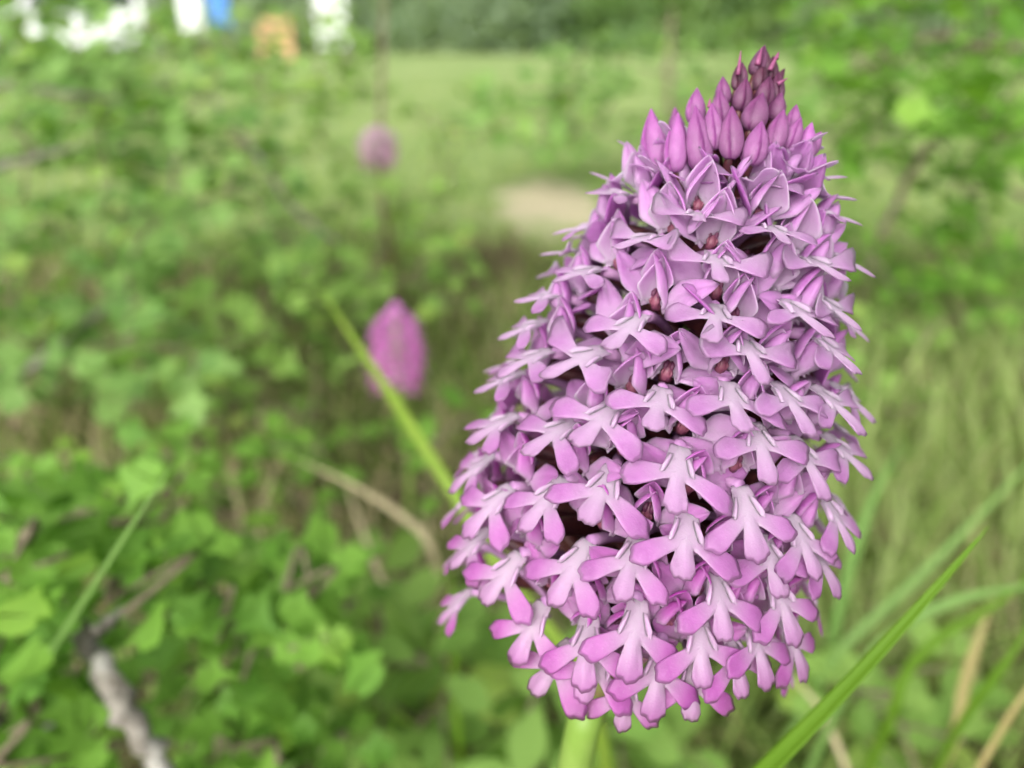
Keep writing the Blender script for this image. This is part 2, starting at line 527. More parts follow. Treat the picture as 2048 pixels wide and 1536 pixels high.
def bud_mesh(name, L, W, rs):
    """closed pointed bud along +Z, three sepals overlapping"""
    NA, NL = 48, 16
    verts, ev, wv = [], [], []
    ph = rs.uniform(0, 6)
    for i in range(NL + 1):
        u = i / NL
        r = W / 2 * (math.sin(math.pi * min(1, u ** 0.72)) ** 0.75 if u < 0.55 else None or 1) if u < 0.3 else 0
        prof = np.interp(u, [0, .06, .16, .3, .48, .66, .8, .92, 1], [.42, .68, .9, 1.0, .93, .72, .46, .22, .04])
        r = W / 2 * prof
        for j in range(NA):
            th = 2 * math.pi * j / NA
            s = ((th + ph + u * 0.5) / (2 * math.pi) * 3) % 1
            step = 0.16 * (s - 0.5) + 0.16 * abs(math.sin(math.pi * s)) - 0.2 * math.exp(-((s - 1) / 0.07) ** 2)
            rr = r * (1 + step)
            verts.append((rr * math.cos(th) * MM, rr * math.sin(th) * MM * 0.9, u * L * MM))
            ev.append(1.0 if s > 0.88 or s < 0.04 else max(0, (u - 0.6) / 0.4)); wv.append(0.10 * (1 - u) if s < 0.8 else 0)
    faces = []
    for i in range(NL):
        for j in range(NA):
            a = i * NA + j; b = i * NA + (j + 1) % NA
            faces.append((a, b, b + NA, a + NA))
    faces.append(tuple(reversed(range(NA)))); faces.append(tuple(NL * NA + j for j in range(NA)))
    return mesh_of(name, verts, faces, {'w': wv, 'e': ev}, mats=(M_PETAL,))
def column_mesh(name):
    mb = MB()
    mb.tube([(0, 0.2 * MM, 0.1 * MM), (0, 0.7 * MM, 0.8 * MM), (0, 0.9 * MM, 1.5 * MM), (0, 0.8 * MM, 2.3 * MM), (0, 0.75 * MM, 2.6 * MM)],
            [0.75 * MM, 0.78 * MM, 0.66 * MM, 0.45 * MM, 0.1 * MM], 10)
    for sx in (-1, 1):
        mb.tube([(sx * .5 * MM, 1.0 * MM, .3 * MM), (sx * .62 * MM, 1.35 * MM, .8 * MM), (sx * .45 * MM, 1.4 * MM, 1.3 * MM)], [.12 * MM, .2 * MM, .1 * MM], 6)
    return mb.mesh(name, M_COLUMN)
def anther_mesh(name):
    mb = MB()
    for sx in (-1, 1):
        c = [(sx * .34 * MM, 1.15 * MM, 1.15 * MM), (sx * .42 * MM, 1.38 * MM, 1.5 * MM), (sx * .42 * MM, 1.42 * MM, 1.9 * MM), (sx * .33 * MM, 1.25 * MM, 2.35 * MM), (sx * .25 * MM, 1.05 * MM, 2.55 * MM)]
        mb.tube(c, [.12 * MM, .3 * MM, .34 * MM, .26 * MM, .08 * MM], 8)
    return mb.mesh(name, M_ANTHER)
def ovary_mesh(name, Rr, drop=5.0, rad=0.95):
    """from the throat at the origin back to the axis at y = -Rr"""
    mb = MB()
    pts = curve_pts([Vector((0, -Rr + 1.2, -drop - 1.5)) * MM, Vector((0, -Rr * 0.78, -drop * 0.75 - 1)) * MM, Vector((0, -Rr * 0.42, -drop * 0.1)) * MM, Vector((0, -1.6, 0.9)) * MM, Vector((0, 0.2, 0.7)) * MM], 14)
    mb.tube(pts, [rad * MM * (0.75 + 0.4 * math.sin(math.pi * i / 14)) for i in range(15)], 8)
    return mb.mesh(name, M_OVARY)
def spur_mesh(name, Rr):
    mb = MB()
    L = min(12.0, Rr * 0.8)
    pts = curve_pts([Vector((0, 0.6, -0.3)) * MM, Vector((0.1, -L * 0.3, -0.9)) * MM, Vector((0.3, -L * 0.7, -2.6)) * MM, Vector((0.5, -L, -4.6)) * MM], 10)
    mb.tube(pts, [MM * (0.62 - 0.22 * i / 10) for i in range(11)], 8)
    return mb.mesh(name, M_SPUR)
def bract_mesh(name, L, W):
    mb = MB()
    vs, fs = [], []
    n = 6
    for i in range(n + 1):
        u = i / n
        w = W * (1 - u ** 1.6) / 2 * MM + 2e-5
        y = L * MM * u * 0.55; z = L * MM * u * 0.85 - 0.8 * MM * u * u
        vs += [(-w, y, z + 0.2 * MM), (0, y + .15 * MM, z), (w, y, z + .2 * MM), (0, y - .15 * MM, z + .45 * MM)]
    for i in range(n):
        for j in range(4):
            fs.append((i * 4 + j, i * 4 + (j + 1) % 4, i * 4 + 4 + (j + 1) % 4, i * 4 + 4 + j))
    mb.add(vs, fs)
    return mb.mesh(name, M_BRACT)

rs = random.Random(11)
LIPS_UP = [lip_mesh('lip', rs, a, 0.78) for a in (2, 6, 11, 15)]
LIPS_MID = [lip_mesh('lip', rs, a, 1.0) for a in (3, 7, 11, 15, 19)]
LIPS_LOW = [lip_mesh('lip', rs, a, 1.12) for a in (16, 21, 26, 30, 34)]
LATERALS = [sepal_mesh('lateral_sepal', rs.uniform(4.9, 5.6), rs.uniform(2.8, 3.2), rs.uniform(-.4, .4), rs.uniform(-.5, .3), rs, keel=0.12) for _ in range(7)]
DORSALS = [sepal_mesh('dorsal_sepal', rs.uniform(4.4, 4.9), rs.uniform(2.9, 3.3), 0.9, rs.uniform(.8, 1.25), rs, keel=0.1) for _ in range(4)]
PETALS = [sepal_mesh('petal', rs.uniform(4.1, 4.7), rs.uniform(2.8, 3.2), 0.75, rs.uniform(.5, .9), rs, pale=0.5) for _ in range(5)]
COLUMN, ANTHER = column_mesh('column'), anther_mesh('anther')
OVARIES = {k: ovary_mesh('ovary', k) for k in range(3, 30, 2)}
SPURS = {k: spur_mesh('spur', k) for k in range(3, 30, 2)}
BUDS = [bud_mesh('bud', 8.0, 4.3, rs) for _ in range(4)]
BRACTS = [bract_mesh('bract', 7.0, 1.1), bract_mesh('bract', 6.0, 0.8)]
def bucket(Rm):
    k = int(round((Rm / MM - 3) / 2)) * 2 + 3
    return max(3, min(29, k))

def frame_rot(x, y, z):
    return Matrix((x, y, z)).transposed().to_quaternion()
def qx(a): return Quaternion((1, 0, 0), a)
def qy(a): return Quaternion((0, 1, 0), a)
def qz(a): return Quaternion((0, 0, 1), a)

def add_floret(orchid, loc, rot, scale, Rm, t, rs, pink, open_=1.0, full=True):
    """one open floret = Empty part with its organs as sub-parts"""
    f = empty('floret', loc, orchid, rot, scale)
    def sub(name, mesh, l=(0, 0, 0), q=None, sc=None, col=pink):
        o = link(name, mesh, None, f, l, q, sc)
        o.color = (*col, 1)
        return o
    lips = LIPS_UP if t > 0.58 else (LIPS_MID if t > 0.3 else LIPS_LOW)
    sub('lip', rs.choice(lips), (0, 0, 0), qx(R(14) * (1 - open_)), (open_ * 0.15 + 0.85,) * 3)
    k = rs.uniform(.92, 1.05); sp = (pink[0] * k, pink[1] * k * rs.uniform(.78, .98), pink[2] * k); ss = float(np.interp(t, [.3, .6], [1.05, 1.36])); up = float(np.interp(t, [.4, .6], [0, 1]))
    for sx in (-1, 1):
        yaw = R(rs.uniform(84, 108) - up * 22) if open_ > .9 else R(rs.uniform(40, 60))
        lift = R(rs.uniform(16, 38) + up * 20 if open_ > .9 else rs.uniform(52, 64)) - NOD[0] * (0.35 + .5 * up if open_ > .9 else 1.0)
        tw = R(rs.uniform(-22, 22))
        q = qz(-sx * yaw) @ qx(lift) @ qy(sx * R(-58) + tw)
        sub('lateral_sepal', rs.choice(LATERALS), (sx * 0.9 * MM, -1.3 * MM, 0.8 * MM), q, (ss,) * 3, sp)
    hood = R(rs.uniform(72, 84) + up * 4) - NOD[0] * 0.85 if open_ > .9 else R(rs.uniform(70, 80)) - NOD[0]
    # dorsal sepal and two petals: inner face towards the lip, curling forward
    fl = qy(math.pi)
    sub('dorsal_sepal', rs.choice(DORSALS), (0, -1.9 * MM, 1.7 * MM), qx(hood + R(10)) @ fl, (ss,) * 3, sp)
    for sx in (-1, 1):
        q = qz(-sx * R(rs.uniform(-4, 8) + up * 8)) @ qx(hood + R(2)) @ qy(math.pi + sx * R(rs.uniform(58, 78) - up * 14))
        sub('petal', rs.choice(PETALS), (sx * 1.2 * MM, -1.3 * MM, 0.8 * MM), q, (ss,) * 3, pink)
    sub('column', COLUMN, (0, -1.9 * MM, 0.4 * MM), qx(R(12)), (.78,) * 3)
    sub('anther', ANTHER, (0, -1.9 * MM, 0.4 * MM), qx(R(12)), (.78,) * 3)
    k = bucket(Rm / scale)
    q = qx(-NOD[0])
    sub('ovary', OVARIES[k], (0, -2.6 * MM, -0.2 * MM), q @ qz(R(rs.uniform(-14, 14))))
    if full: sub('spur', SPURS[k], (0, -0.4 * MM, 0), q @ qz(R(rs.uniform(-16, 16))))
    return f
NOD = [0.0]

class Spike:
    def __init__(s, base, tip, prof_t, prof_r):
        s.b, s.e = Vector(base), Vector(tip)
        s.L = (s.e - s.b).length
        s.a = (s.e - s.b).normalized()
        s.pt, s.pr = prof_t, prof_r
    def rad(s, t): return float(np.interp(t, s.pt, s.pr))
    def tparam(s, p): return (p - s.b).dot(s.a) / s.L
    def split(s, p):
        t = s.tparam(p); c = s.b + s.a * (t * s.L)
        return t, c, p - c
    def hit(s, u, v):
        o = CP; d = (P(u, v, 1.0) - CP).normalized()
        best = None
        for dist in np.arange(0.04, 0.16, 0.0004):
            p = o + d * float(dist)
            t, c, q = s.split(p)
            g = q.length - s.rad(t)
            if g <= 0: return p
            if best is None or g < best[0]: best = (g, p)
        p = best[1]
        t, c, q = s.split(p)
        return c + q.normalized() * s.rad(t)

def pitch_of(t):      # how far below the horizontal the lip points (degrees)
    return float(np.interp(t, [0.0, 0.12, 0.3, 0.45, 0.6, 0.72, 0.82, 0.9], [54, 46, 35, 25, 16, 8, -6, -28]))
def pink_of(t, rs):
    hi = np.array([0.40, 0.185, 0.405]); mid = np.array([0.385, 0.155, 0.385]); low = np.array([0.355, 0.066, 0.31])
    c = np.array([np.interp(t, [0, .15, .45, .8], [low[i], low[i] * .6 + mid[i] * .4, mid[i], hi[i]]) for i in range(3)])
    return tuple(np.clip(c * rs.uniform(.93, 1.06), 0, 1))

def place_floret(orchid, sp, J, rs, scale=1.0, dpitch=0.0, roll=None, yaw=None, open_=1.0, full=True):
    t, c, q = sp.split(J)
    t = min(1.0, max(0.0, (t - 0.26) / 0.74))       # age along the part of the spike that carries florets
    n = q.normalized()
    a = sp.a
    x = n.cross(a).normalized()
    ph = pitch_of(t) + dpitch + rs.uniform(-5, 5)
    nod = R(ph - 30)
    base = frame_rot(x, n, a)
    rot = base @ qy(R(rs.uniform(-9, 9) if roll is None else roll)) @ qz(R(rs.uniform(-10, 10) if yaw is None else yaw)) @ qx(-nod)
    lipdir = rot @ Vector((0, math.cos(R(30)), -math.sin(R(30))))
    o = J - lipdir * 3.0 * MM * scale
    Rm = sp.split(o)[2].length
    NOD[0] = -nod
    return add_floret(orchid, o - orchid.location, rot, scale, Rm, t, rs, pink_of(t, rs), open_, full)

# --- main spike
SP = Spike(P(1178, 1432, 0.1125), P(1522, 96, 0.0885),
           [-0.05, 0.0, 0.067, 0.178, 0.327, 0.476, 0.62, 0.77, 0.88, 0.94, 1.0],
           [r - 0.0006 for r in (0.0105, 0.0135, 0.0190, 0.0240, 0.0256, 0.0245, 0.0211, 0.0160, 0.0096, 0.0045, 0.001)])
stem_foot = Vector((SP.b.x - 0.02, SP.b.y + 0.035, -0.01))
ORCHID = empty('orchid', stem_foot)
tag(ORCHID, 'large sharp pink pyramidal orchid spike filling the right half of the foreground', 'flower', 'pink orchids in the meadow')
def rel(p): return Vector(p) - stem_foot
mb = MB()
ctrl = [stem_foot, stem_foot * 0.6 + SP.b * 0.4 + Vector((0.004, 0, 0)), SP.b - SP.a * 0.012, SP.b + SP.a * 0.004]
pp = curve_pts(ctrl, 30)
mb.tube([rel(p) for p in pp], [0.0031 - 0.0007 * i / 30 for i in range(31)], 14)
link('stem', mb.mesh('stem', M_STEM), None, ORCHID)
mb = MB()
pp = [SP.b + SP.a * SP.L * k / 20 for k in range(0, 20)]
mb.tube([rel(p) for p in pp], [0.0024 - 0.0016 * k / 20 for k in range(20)], 12)
link('spike_axis', mb.mesh('spike_axis', M_AXIS), None, ORCHID)
for zf, sl in ((0.25, 1), (0.5, -1)):           # sheathing leaves low on the stem
    p = stem_foot.lerp(SP.b, zf)
    v, f = blade_strip(rel(p), Vector((sl * 0.3, -0.1, 1)), Vector((0.3, 1, 0)).normalized(), 0.06, 0.009, Vector((sl * 0.4, 0, -0.1)), 8, 0.5)
    link('stem_leaf', mesh_of('stem_leaf', v, f, {'w': [0.3] * len(v)}), M_GRASS, ORCHID)

# photo pixels of the lip centres: (u, v, scale, extra pitch, roll, yaw)
FL = [
 (1397,436,.92,0,0,8),(1285,478,.95,0,-4,-6),(1433,524,.97,6,8,10),(1549,467,.95,4,4,0),(1167,545,1.0,0,-6,0),
 (1258,655,1.0,4,-6,-14),(1431,632,1.0,4,2,4),(1597,624,1.0,2,4,4),(1635,528,.97,0,4,0),(1666,616,1.0,2,4,8),
 (1163,718,1.02,0,-6,-6),(1500,703,1.02,2,8,6),(1062,718,1.0,-4,-4,0),(1318,808,1.02,2,0,0),(1466,800,1.05,4,4,4),
 (1203,838,1.05,2,-2,-4),(1111,865,1.03,0,-4,-6),(1578,800,1.02,0,6,6),(1666,806,1.0,0,4,6),(1658,696,1.0,0,4,4),
 (1355,943,1.06,2,2,6),(1521,888,1.04,4,8,4),(1612,918,1.02,2,6,6),(1090,594,.98,-4,0,0),(995,850,1.0,-4,0,0),
 (1207,980,1.05,2,0,0),(1095,998,1.03,2,-4,-4),(985,1010,1.0,0,-4,0),(1372,1076,1.06,0,2,0),(1495,1028,1.03,2,6,2),
 (1264,1120,1.06,0,0,0),(1148,1133,1.03,2,-2,-4),(1603,1080,1.0,0,6,4),(1440,1199,1.05,0,4,2),(1563,1203,1.02,0,8,4),
 (1064,1252,1.0,0,-4,-4),(1269,1261,1.05,0,0,2),(1174,1287,1.03,0,4,0),(1318,1345,1.02,0,0,0),(1471,1318,1.0,0,6,4),
 (1194,1340,.98,0,-6,0),(1250,1390,.9,0,0,0),(945,1092,.98,0,-2,0),(1686,903,.98,0,4,4),(1668,1030,.98,0,4,4),
 (1585,1285,.95,0,6,4),(952,936,.98,0,-4,0),(1640,1120,.95,0,6,4),(1675,440,.92,0,0,4),(1690,520,.92,0,0,0),
 (1150,455,.92,0,-4,0),(1318,350,.95,-22,0,-8),(1514,372,.98,-26,0,4),(1618,352,.95,-22,4,6),(1228,392,.88,0,-4,-4),
 (1110,500,.9,0,0,0),(1010,760,.95,0,-2,0),(1055,655,.95,0,-2,0),(1655,400,.85,0,0,0),(1010,1150,.95,0,-2,0),(1540,1120,1.0,2,6,4),
 (1402,1292,1.0,0,2,2),(1385,1368,.95,0,2,2),(1515,1290,.98,0,6,4),(1112,1330,.95,0,-4,-4),
 (1218,368,.9,-12,0,-4),(1274,316,.88,-22,0,-6),(1348,290,.82,-30,0,0),(1604,300,.82,-28,4,6),(1660,366,.88,-10,4,4),
]
rs = random.Random(5)
placed = []
for u, v, sc, dp, ro, yw in FL:
    if sc == 0: continue
    J = SP.hit(u, v)
    t = SP.tparam(J)
    open_ = 1.0 if t < 0.78 else 0.6
    place_floret(ORCHID, SP, J, rs, sc * rs.uniform(.94, 1.06) * float(np.interp(t, [.3, .55, .8], [1.15, 1.13, 1.08])), dp, ro + rs.uniform(-7, 7), yw + rs.uniform(-8, 8), open_)
    placed.append(J)
# the rest of the spiral: the far side and what shows between
ga = math.pi * (3 - math.sqrt(5))
k = 0; nfill = 0
ex = SP.a.orthogonal().normalized(); ey = SP.a.cross(ex)
for i in range(150):
    t = 0.16 + 0.66 * ((i + 0.5) / 150) ** 1.0
    th = i * ga
    n = ex * math.cos(th) + ey * math.sin(th)
    J = SP.b + SP.a * (t * SP.L) + n * SP.rad(t)
    facing = n.dot((CP - J).normalized())
    lim = 0.0066 if facing < -0.1 else ((0.0088 if t < .5 else .0105) if facing < 0.12 else 0.0215)
    if min((J - q).length for q in placed) < lim: continue
    if px_of(*J)[1] > 1330 and t < 0.3: continue
    place_floret(ORCHID, SP, J, rs, 1.08 * rs.uniform(.88, 1.02) * (1.0 if t < .6 else .9), open_=1.0 if t < 0.77 else 0.5, full=facing > -0.2)
    placed.append(J); nfill += 1

# buds: pixel of the bud's base and tip, width in px, darkness 0..1
BUDL = [
 (1400,338,1392,222,54,.3),(1460,318,1464,222,48,.45),(1391,250,1394,182,40,.3),(1440,258,1440,186,40,.45),(1500,262,1524,192,50,.55),
 (1478,222,1492,162,42,.65),(1446,212,1446,158,34,.5),(1524,212,1538,158,40,.7),(1548,242,1562,190,38,.6),(1500,330,1522,250,50,.3),
 (1545,300,1566,226,42,.4),(1572,300,1600,240,40,.3),(1580,268,1592,214,34,.35),(1484,170,1484,128,26,.75),(1514,182,1524,124,34,.85),
 (1542,162,1546,116,26,.8),(1552,205,1556,146,30,.75),(1508,150,1528,96,34,.7),(1312,338,1303,228,54,.1),(1352,345,1356,236,52,.1),(1600,330,1622,252,44,.0),
 (1472,180,1474,136,22,.8),(1546,178,1568,140,20,.9),(1530,150,1530,100,24,.85),(1425,300,1424,214,44,.3),(1610,310,1640,268,36,.15),
]
def add_bud(orchid, sp, pb, pt_, wpx, dark, rs, d):
    base = P(pb[0], pb[1], d); tip = P(pt_[0], pt_[1], d)
    # let the bud lean outwards in depth as well
    t, c, q = sp.split(base)
    out = q.normalized()
    z = (tip - base); Lb = z.length * 1.1
    z = z.normalized()
    x = z.orthogonal().normalized(); x = (qrot := Quaternion(z, rs.uniform(0, 6))) @ x
    y = z.cross(x)
    W = wpx / FPX * d * 0.96
    b = link('bud', rs.choice(BUDS), None, orchid, rel(base), frame_rot(x, y, z), (W / 4.3 / MM, W / 4.3 / MM, Lb / 8.0 / MM))
    light = np.array([0.38, 0.125, 0.36]); drk = np.array([0.075, 0.010, 0.034])
    dark = min(1, dark * 1.25); b.color = (*(light * (1 - dark) + drk * dark), 1)
    # its ovary down to the axis, as a sub-part
    ax = c - sp.a * 0.008 + out * 0.0012
    inv = b.rotation_quaternion.inverted()
    def loc(p):
        v = inv @ (p - base); return Vector((v.x / b.scale.x, v.y / b.scale.y, v.z / b.scale.z))
    m = MB()
    pts = curve_pts([ax, ax.lerp(base, 0.5) + out * 0.0008, base + z * 0.0008], 8)
    rr = W * 0.22
    # built in world size, then brought into the bud's scaled space
    m.tube(pts, [rr * (0.8 + 0.3 * math.sin(math.pi * i / 8)) for i in range(9)], 8)
    m.v = [tuple(loc(Vector(p))) for p in m.v]
    link('ovary', m.mesh('ovary', M_OVARY), None, b)
for bu, bv, tu, tv, w, dk in BUDL:
    pm = SP.b + SP.a * (SP.L * np.interp((bv + tv) / 2, [96, 1432], [1, 0]))
    # depth: front side of the spike at that height, less near the outline
    ax_d = -(CQ.transposed() @ (pm - CP)).z
    tt = SP.tparam(pm)
    rpx = SP.rad(min(tt, .97)) / ax_d * FPX + 14
    axis_u = np.interp((bv + tv) / 2, [96, 1432], [1522, 1178])
    xx = max(-1, min(1, ((bu + tu) / 2 - axis_u) / rpx))
    d = ax_d - math.sqrt(max(0.05, 1 - xx * xx)) * SP.rad(min(tt, .97)) * 0.85
    add_bud(ORCHID, SP, (bu, bv), (tu, tv), w, dk, rs, d)
# buds on the far side of the tip
for i in range(16):
    t = 0.80 + 0.17 * i / 16
    th = i * ga
    n = ex * math.cos(th) + ey * math.sin(th)
    if n.dot((CP - SP.e).normalized()) > -0.1: continue
    b = SP.b + SP.a * (t * SP.L) + n * SP.rad(t) * 0.7
    z = (SP.a + n * 0.35).normalized(); x = z.orthogonal().normalized(); y = z.cross(x)
    w = np.interp(t, [.8, .97], [1.0, .35])
    o = link('bud', rs.choice(BUDS), None, ORCHID, rel(b), frame_rot(x, y, z), (w * .8, w * .8, w * .9))
    dk = np.interp(t, [.8, .97], [.2, .8]); o.color = (*(np.array([.37, .125, .35]) * (1 - dk) + np.array([.06, .01, .03]) * dk), 1)
# narrow purple bracts poking out between the top buds
for (bu, bv, tu, tv, w) in ((1476,150,1482,100,9),(1556,168,1576,156,8),(1552,118,1558,103,9),(1540,140,1558,104,10),(1562,232,1574,210,9),(1418,215,1420,196,8),(1515,130,1524,94,12)):
    a0, a1 = P(bu, bv, 0.086), P(tu, tv, 0.086)
    m = MB(); pts = [a0.lerp(a1, i / 5) for i in range(6)]
    m.tube([rel(p) for p in pts], [w / FPX * 0.086 / 2 * (1 - (i / 5) ** 1.5) + 2e-5 for i in range(6)], 6)
    link('bract', m.mesh('bract', M_BRACT), None, ORCHID)
# bracts beside the ovaries, deep in the spike
for i in range(60):
    t = 0.04 + 0.72 * i / 60; th = i * ga + 0.5
    n = ex * math.cos(th) + ey * math.sin(th)
    b = SP.b + SP.a * (t * SP.L) + n * 0.0018
    link('bract', BRACTS[i % 2], None, ORCHID, rel(b), frame_rot(n.cross(SP.a).normalized(), n, SP.a), (1.2, 1.2, 1.2))

# --- the two orchids further back: whole florets as single parts
def joined_floret(name, lips, rs):
    """all organs of a floret in one small mesh, for orchids seen far out of focus"""
    parts = [(rs.choice(lips), Matrix.Identity(4))]
    for sx in (-1, 1):
        parts.append((rs.choice(LATERALS), Matrix.Translation((sx * MM, -.5 * MM, .9 * MM)) @ (qz(-sx * R(62)) @ qx(R(30)) @ qy(sx * R(-38))).to_matrix().to_4x4()))
    parts.append((rs.choice(DORSALS), Matrix.Translation((0, -.7 * MM, 1.9 * MM)) @ (qx(R(66)) @ qy(math.pi)).to_matrix().to_4x4()))
    V, F, Wt, E = [], [], [], []
    for m, mt in parts:
        n0 = len(V)
        V += [tuple(mt @ v.co) for v in m.vertices]
        F += [tuple(i + n0 for i in p.vertices) for p in m.polygons]
        for k, dst in (('w', Wt), ('e', E)):
            dst += [x.value for x in m.attributes[k].data]
    return mesh_of(name, V, F, {'w': Wt, 'e': E}, mats=(M_PETAL,))
FJ = [joined_floret('floret', l, rs) for l in (LIPS_UP, LIPS_MID, LIPS_LOW)]
def far_orchid(label, base, tip, rmax, foot, deep, stem_mat):
    root = empty('orchid', foot)
    tag(root, label, 'flower', 'pink orchids in the meadow')
    b, e = Vector(base), Vector(tip); a = (e - b).normalized(); L = (e - b).length
    m = MB(); m.tube([p - Vector(foot) for p in curve_pts([Vector(foot), Vector(foot).lerp(b, .5) + Vector((.004, 0, 0)), b, b + a * L * .9], 16)], [.0026 - .001 * i / 16 for i in range(17)], 8)
    link('stem', m.mesh('stem', stem_mat), None, root)
    ex = a.orthogonal().normalized(); ey = a.cross(ex)
    for i in range(64):
        t = 0.03 + 0.8 * i / 64; th = i * ga
        n = ex * math.cos(th) + ey * math.sin(th)
        r = rmax * rs.uniform(.72, 1.12) * np.interp(t, [0, .1, .35, .6, .85, 1], [.7, .9, 1, .97, .72, .35])
        o = link('floret', FJ[0 if t > .6 else 1 if t > .3 else 2], None, root, b + a * (t * L) + n * r * .78 - Vector(foot),
                 frame_rot(n.cross(a).normalized(), n, a) @ qx(-R(pitch_of(t) - 30)), rs.uniform(1.1, 1.3) * min(1, rmax / .02))
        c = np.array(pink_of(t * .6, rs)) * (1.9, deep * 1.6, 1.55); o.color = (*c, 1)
    for i in range(14):
        t = 0.8 + 0.19 * i / 14; n = ex * math.cos(i * ga) + ey * math.sin(i * ga)
        w = np.interp(t, [.8, 1], [.8, .3])
        z = (a + n * .25).normalized(); x = z.orthogonal().normalized()
        o = link('bud', rs.choice(BUDS), None, root, b + a * (t * L) + n * rmax * .3 * (1 - t) * 4 - Vector(foot), frame_rot(x, z.cross(x), z), w)
        o.color = (.55, .2, .5, 1)
    for i in range(4):
        t = 0.05 + 0.6 * i / 4; th = i * ga
        n = ex * math.cos(th) + ey * math.sin(th)
        link('ovary', OVARIES[bucket(rmax * .8)], None, root, b + a * (t * L) + n * rmax * .7 - Vector(foot), frame_rot(n.cross(a).normalized(), n, a))
d2 = 0.50
far_orchid('blurred pink orchid spike behind the long grass blade, left of the big flower', P(797, 778, d2), P(790, 604, d2), 58 / FPX * d2, (P(800, 900, d2 + .02).x, P(800, 900, d2).y + .03, -0.01), 0.62, M_STEM)
d3 = 0.85
far_orchid('small faint pink orchid on a dark stem in the upper centre left', P(757, 328, d3), P(753, 254, d3), 40 / FPX * d3, (P(770, 480, d3).x, P(770, 480, d3).y + .03, -0.01), 1.9, M_OVARY)

# ------------------------------------------------------------------ single grass blades
M_BLADE = leaf_material('blade_green', (0.11, 0.235, 0.014), (0.15, 0.28, 0.02), (0.17, 0.3, 0.03), 0.4, 0.6)
M_BLADE_Y = leaf_material('blade_yellow_green', (0.20, 0.31, 0.035), (0.26, 0.36, 0.06), (0.28, 0.37, 0.07), 0.35, 0.4)
M_BLADE_P = leaf_material('blade_pale', (0.15, 0.29, 0.06), (0.2, 0.34, 0.09), (0.22, 0.35, 0.1), 0.35, 0.5)
M_STRAW = leaf_material('blade_straw', (0.42, 0.37, 0.2), (0.5, 0.43, 0.27), (0.46, 0.38, 0.22), 0.25, 0.6)
M_ORANGE = leaf_material('blade_ochre', (0.36, 0.30, 0.12), (0.40, 0.34, 0.15), (0.4, 0.34, 0.15), 0.25, 0.6)
def blade(label, px, wmm, mat, twist=0.3, tip=0.55):
    pts = [P(*p) for p in px]
    last, dirn = pts[-1], (pts[-1] - pts[-2]).normalized()
    if last.z > 0.01:
        pts += [Vector((last.x + dirn.x * .02, last.y + max(.005, dirn.y * .02), last.z * 0.45)), Vector((last.x + dirn.x * .03, last.y + .02, -0.006))]
    c = curve_pts(pts, 34)
    foot = c[-1].copy()
    vs, fs = [], []
    for i, p in enumerate(c):
        u = i / 34
        t = (c[min(i + 1, 34)] - c[max(i - 1, 0)]).normalized()
        view = (CP - p).normalized()
        s = t.cross(view).normalized()
        s = Quaternion(t, twist * (0.4 + u)) @ s
        n = s.cross(t)
        w = wmm * MM / 2 * min(1, (u / tip) ** 0.75 + 0.03) * (1 - 0.3 * max(0, u - .6))
        th = 0.12 * MM
        for sx in (-1, -.5, 0, .5, 1):
            vs.append(p + s * (w * sx) - n * ((1 - abs(sx)) * w * 0.45) - foot)
        for sx in (1, .5, 0, -.5, -1):
            vs.append(p + s * (w * sx) - n * ((1 - abs(sx)) * w * 0.45 + th) - foot)
    for i in range(34):
        for j in range(10):
            fs.append((i * 10 + j, i * 10 + (j + 1) % 10, i * 10 + 10 + (j + 1) % 10, i * 10 + 10 + j))
    o = link('grass_blade', mesh_of('grass_blade', vs, fs, {'w': [0.2] * len(vs)}), mat, None, foot)
    return tag(o, label, 'grass blade', 'single grass blades standing out of the meadow')
blade('long yellow green grass blade slanting down to the big orchid from the left', [(635,572,.30),(700,668,.28),(765,765,.262),(890,960,.24),(1010,1150,.232),(1180,1390,.232)], 3.91, M_BLADE_Y, .3, .4)
blade('thin green blade slanting up to the right over the hawthorn leaves', [(350,922,.13),(280,1025,.137),(190,1165,.15),(110,1290,.175),(70,1350,.21),(40,1400,.26)], 1.8, M_BLADE_P, .5)
blade('dry tan blade arching down left of the big orchid', [(585,915,.40),(700,968,.38),(800,1030,.36),(856,1085,.35),(880,1170,.36),(888,1300,.37)], 3.72, M_STRAW, .4, .3)
blade('dry straw stalk slanting down right below the arching tan blade', [(690,960,.43),(735,1090,.42),(790,1220,.41),(850,1330,.40)], 3.41, M_STRAW, .2, .3)
blade('dry straw stalk leaning up right under the orchid flower from lower left', [(905,1165,.36),(840,1225,.37),(760,1290,.38)], 2.79, M_STRAW, .2, .3)
blade('sharp bright green blade rising to the right edge beside the orchid', [(1980,1050,.1),(1850,1200,.1),(1700,1365,.102),(1540,1530,.107),(1440,1630,.114),(1320,1740,.128),(1180,1880,.15)], 2.85, M_BLADE, .35, .42)
blade('pale arching blade bending over at the right edge of the frame', [(2120,1165,.24),(2000,1180,.235),(1900,1205,.235),(1790,1262,.24),(1700,1370,.25)], 3.41, M_BLADE_P, .5, .35)
blade('blurred pale green blade crossing behind the sharp blade up to the right edge', [(2120,860,.30),(1960,1030,.30),(1820,1170,.30),(1700,1280,.30),(1640,1360,.31)], 3.4, M_BLADE_P, .3, .35)
blade('pale upright blade close to the right side of the orchid', [(1800,890,.33),(1745,1000,.33),(1695,1150,.33),(1650,1330,.335)], 4.65, M_BLADE_P, .3, .35)
blade('ochre dead blade standing upright near the right edge', [(1980,1215,.29),(1950,1300,.29),(1925,1385,.295),(1910,1470,.30)], 4.03, M_ORANGE, .3, .3)
blade('thin ochre stalk in the bottom right corner', [(2090,1330,.19),(2040,1400,.19),(1985,1490,.195),(1940,1570,.2)], 1.61, M_ORANGE, .3, .3)
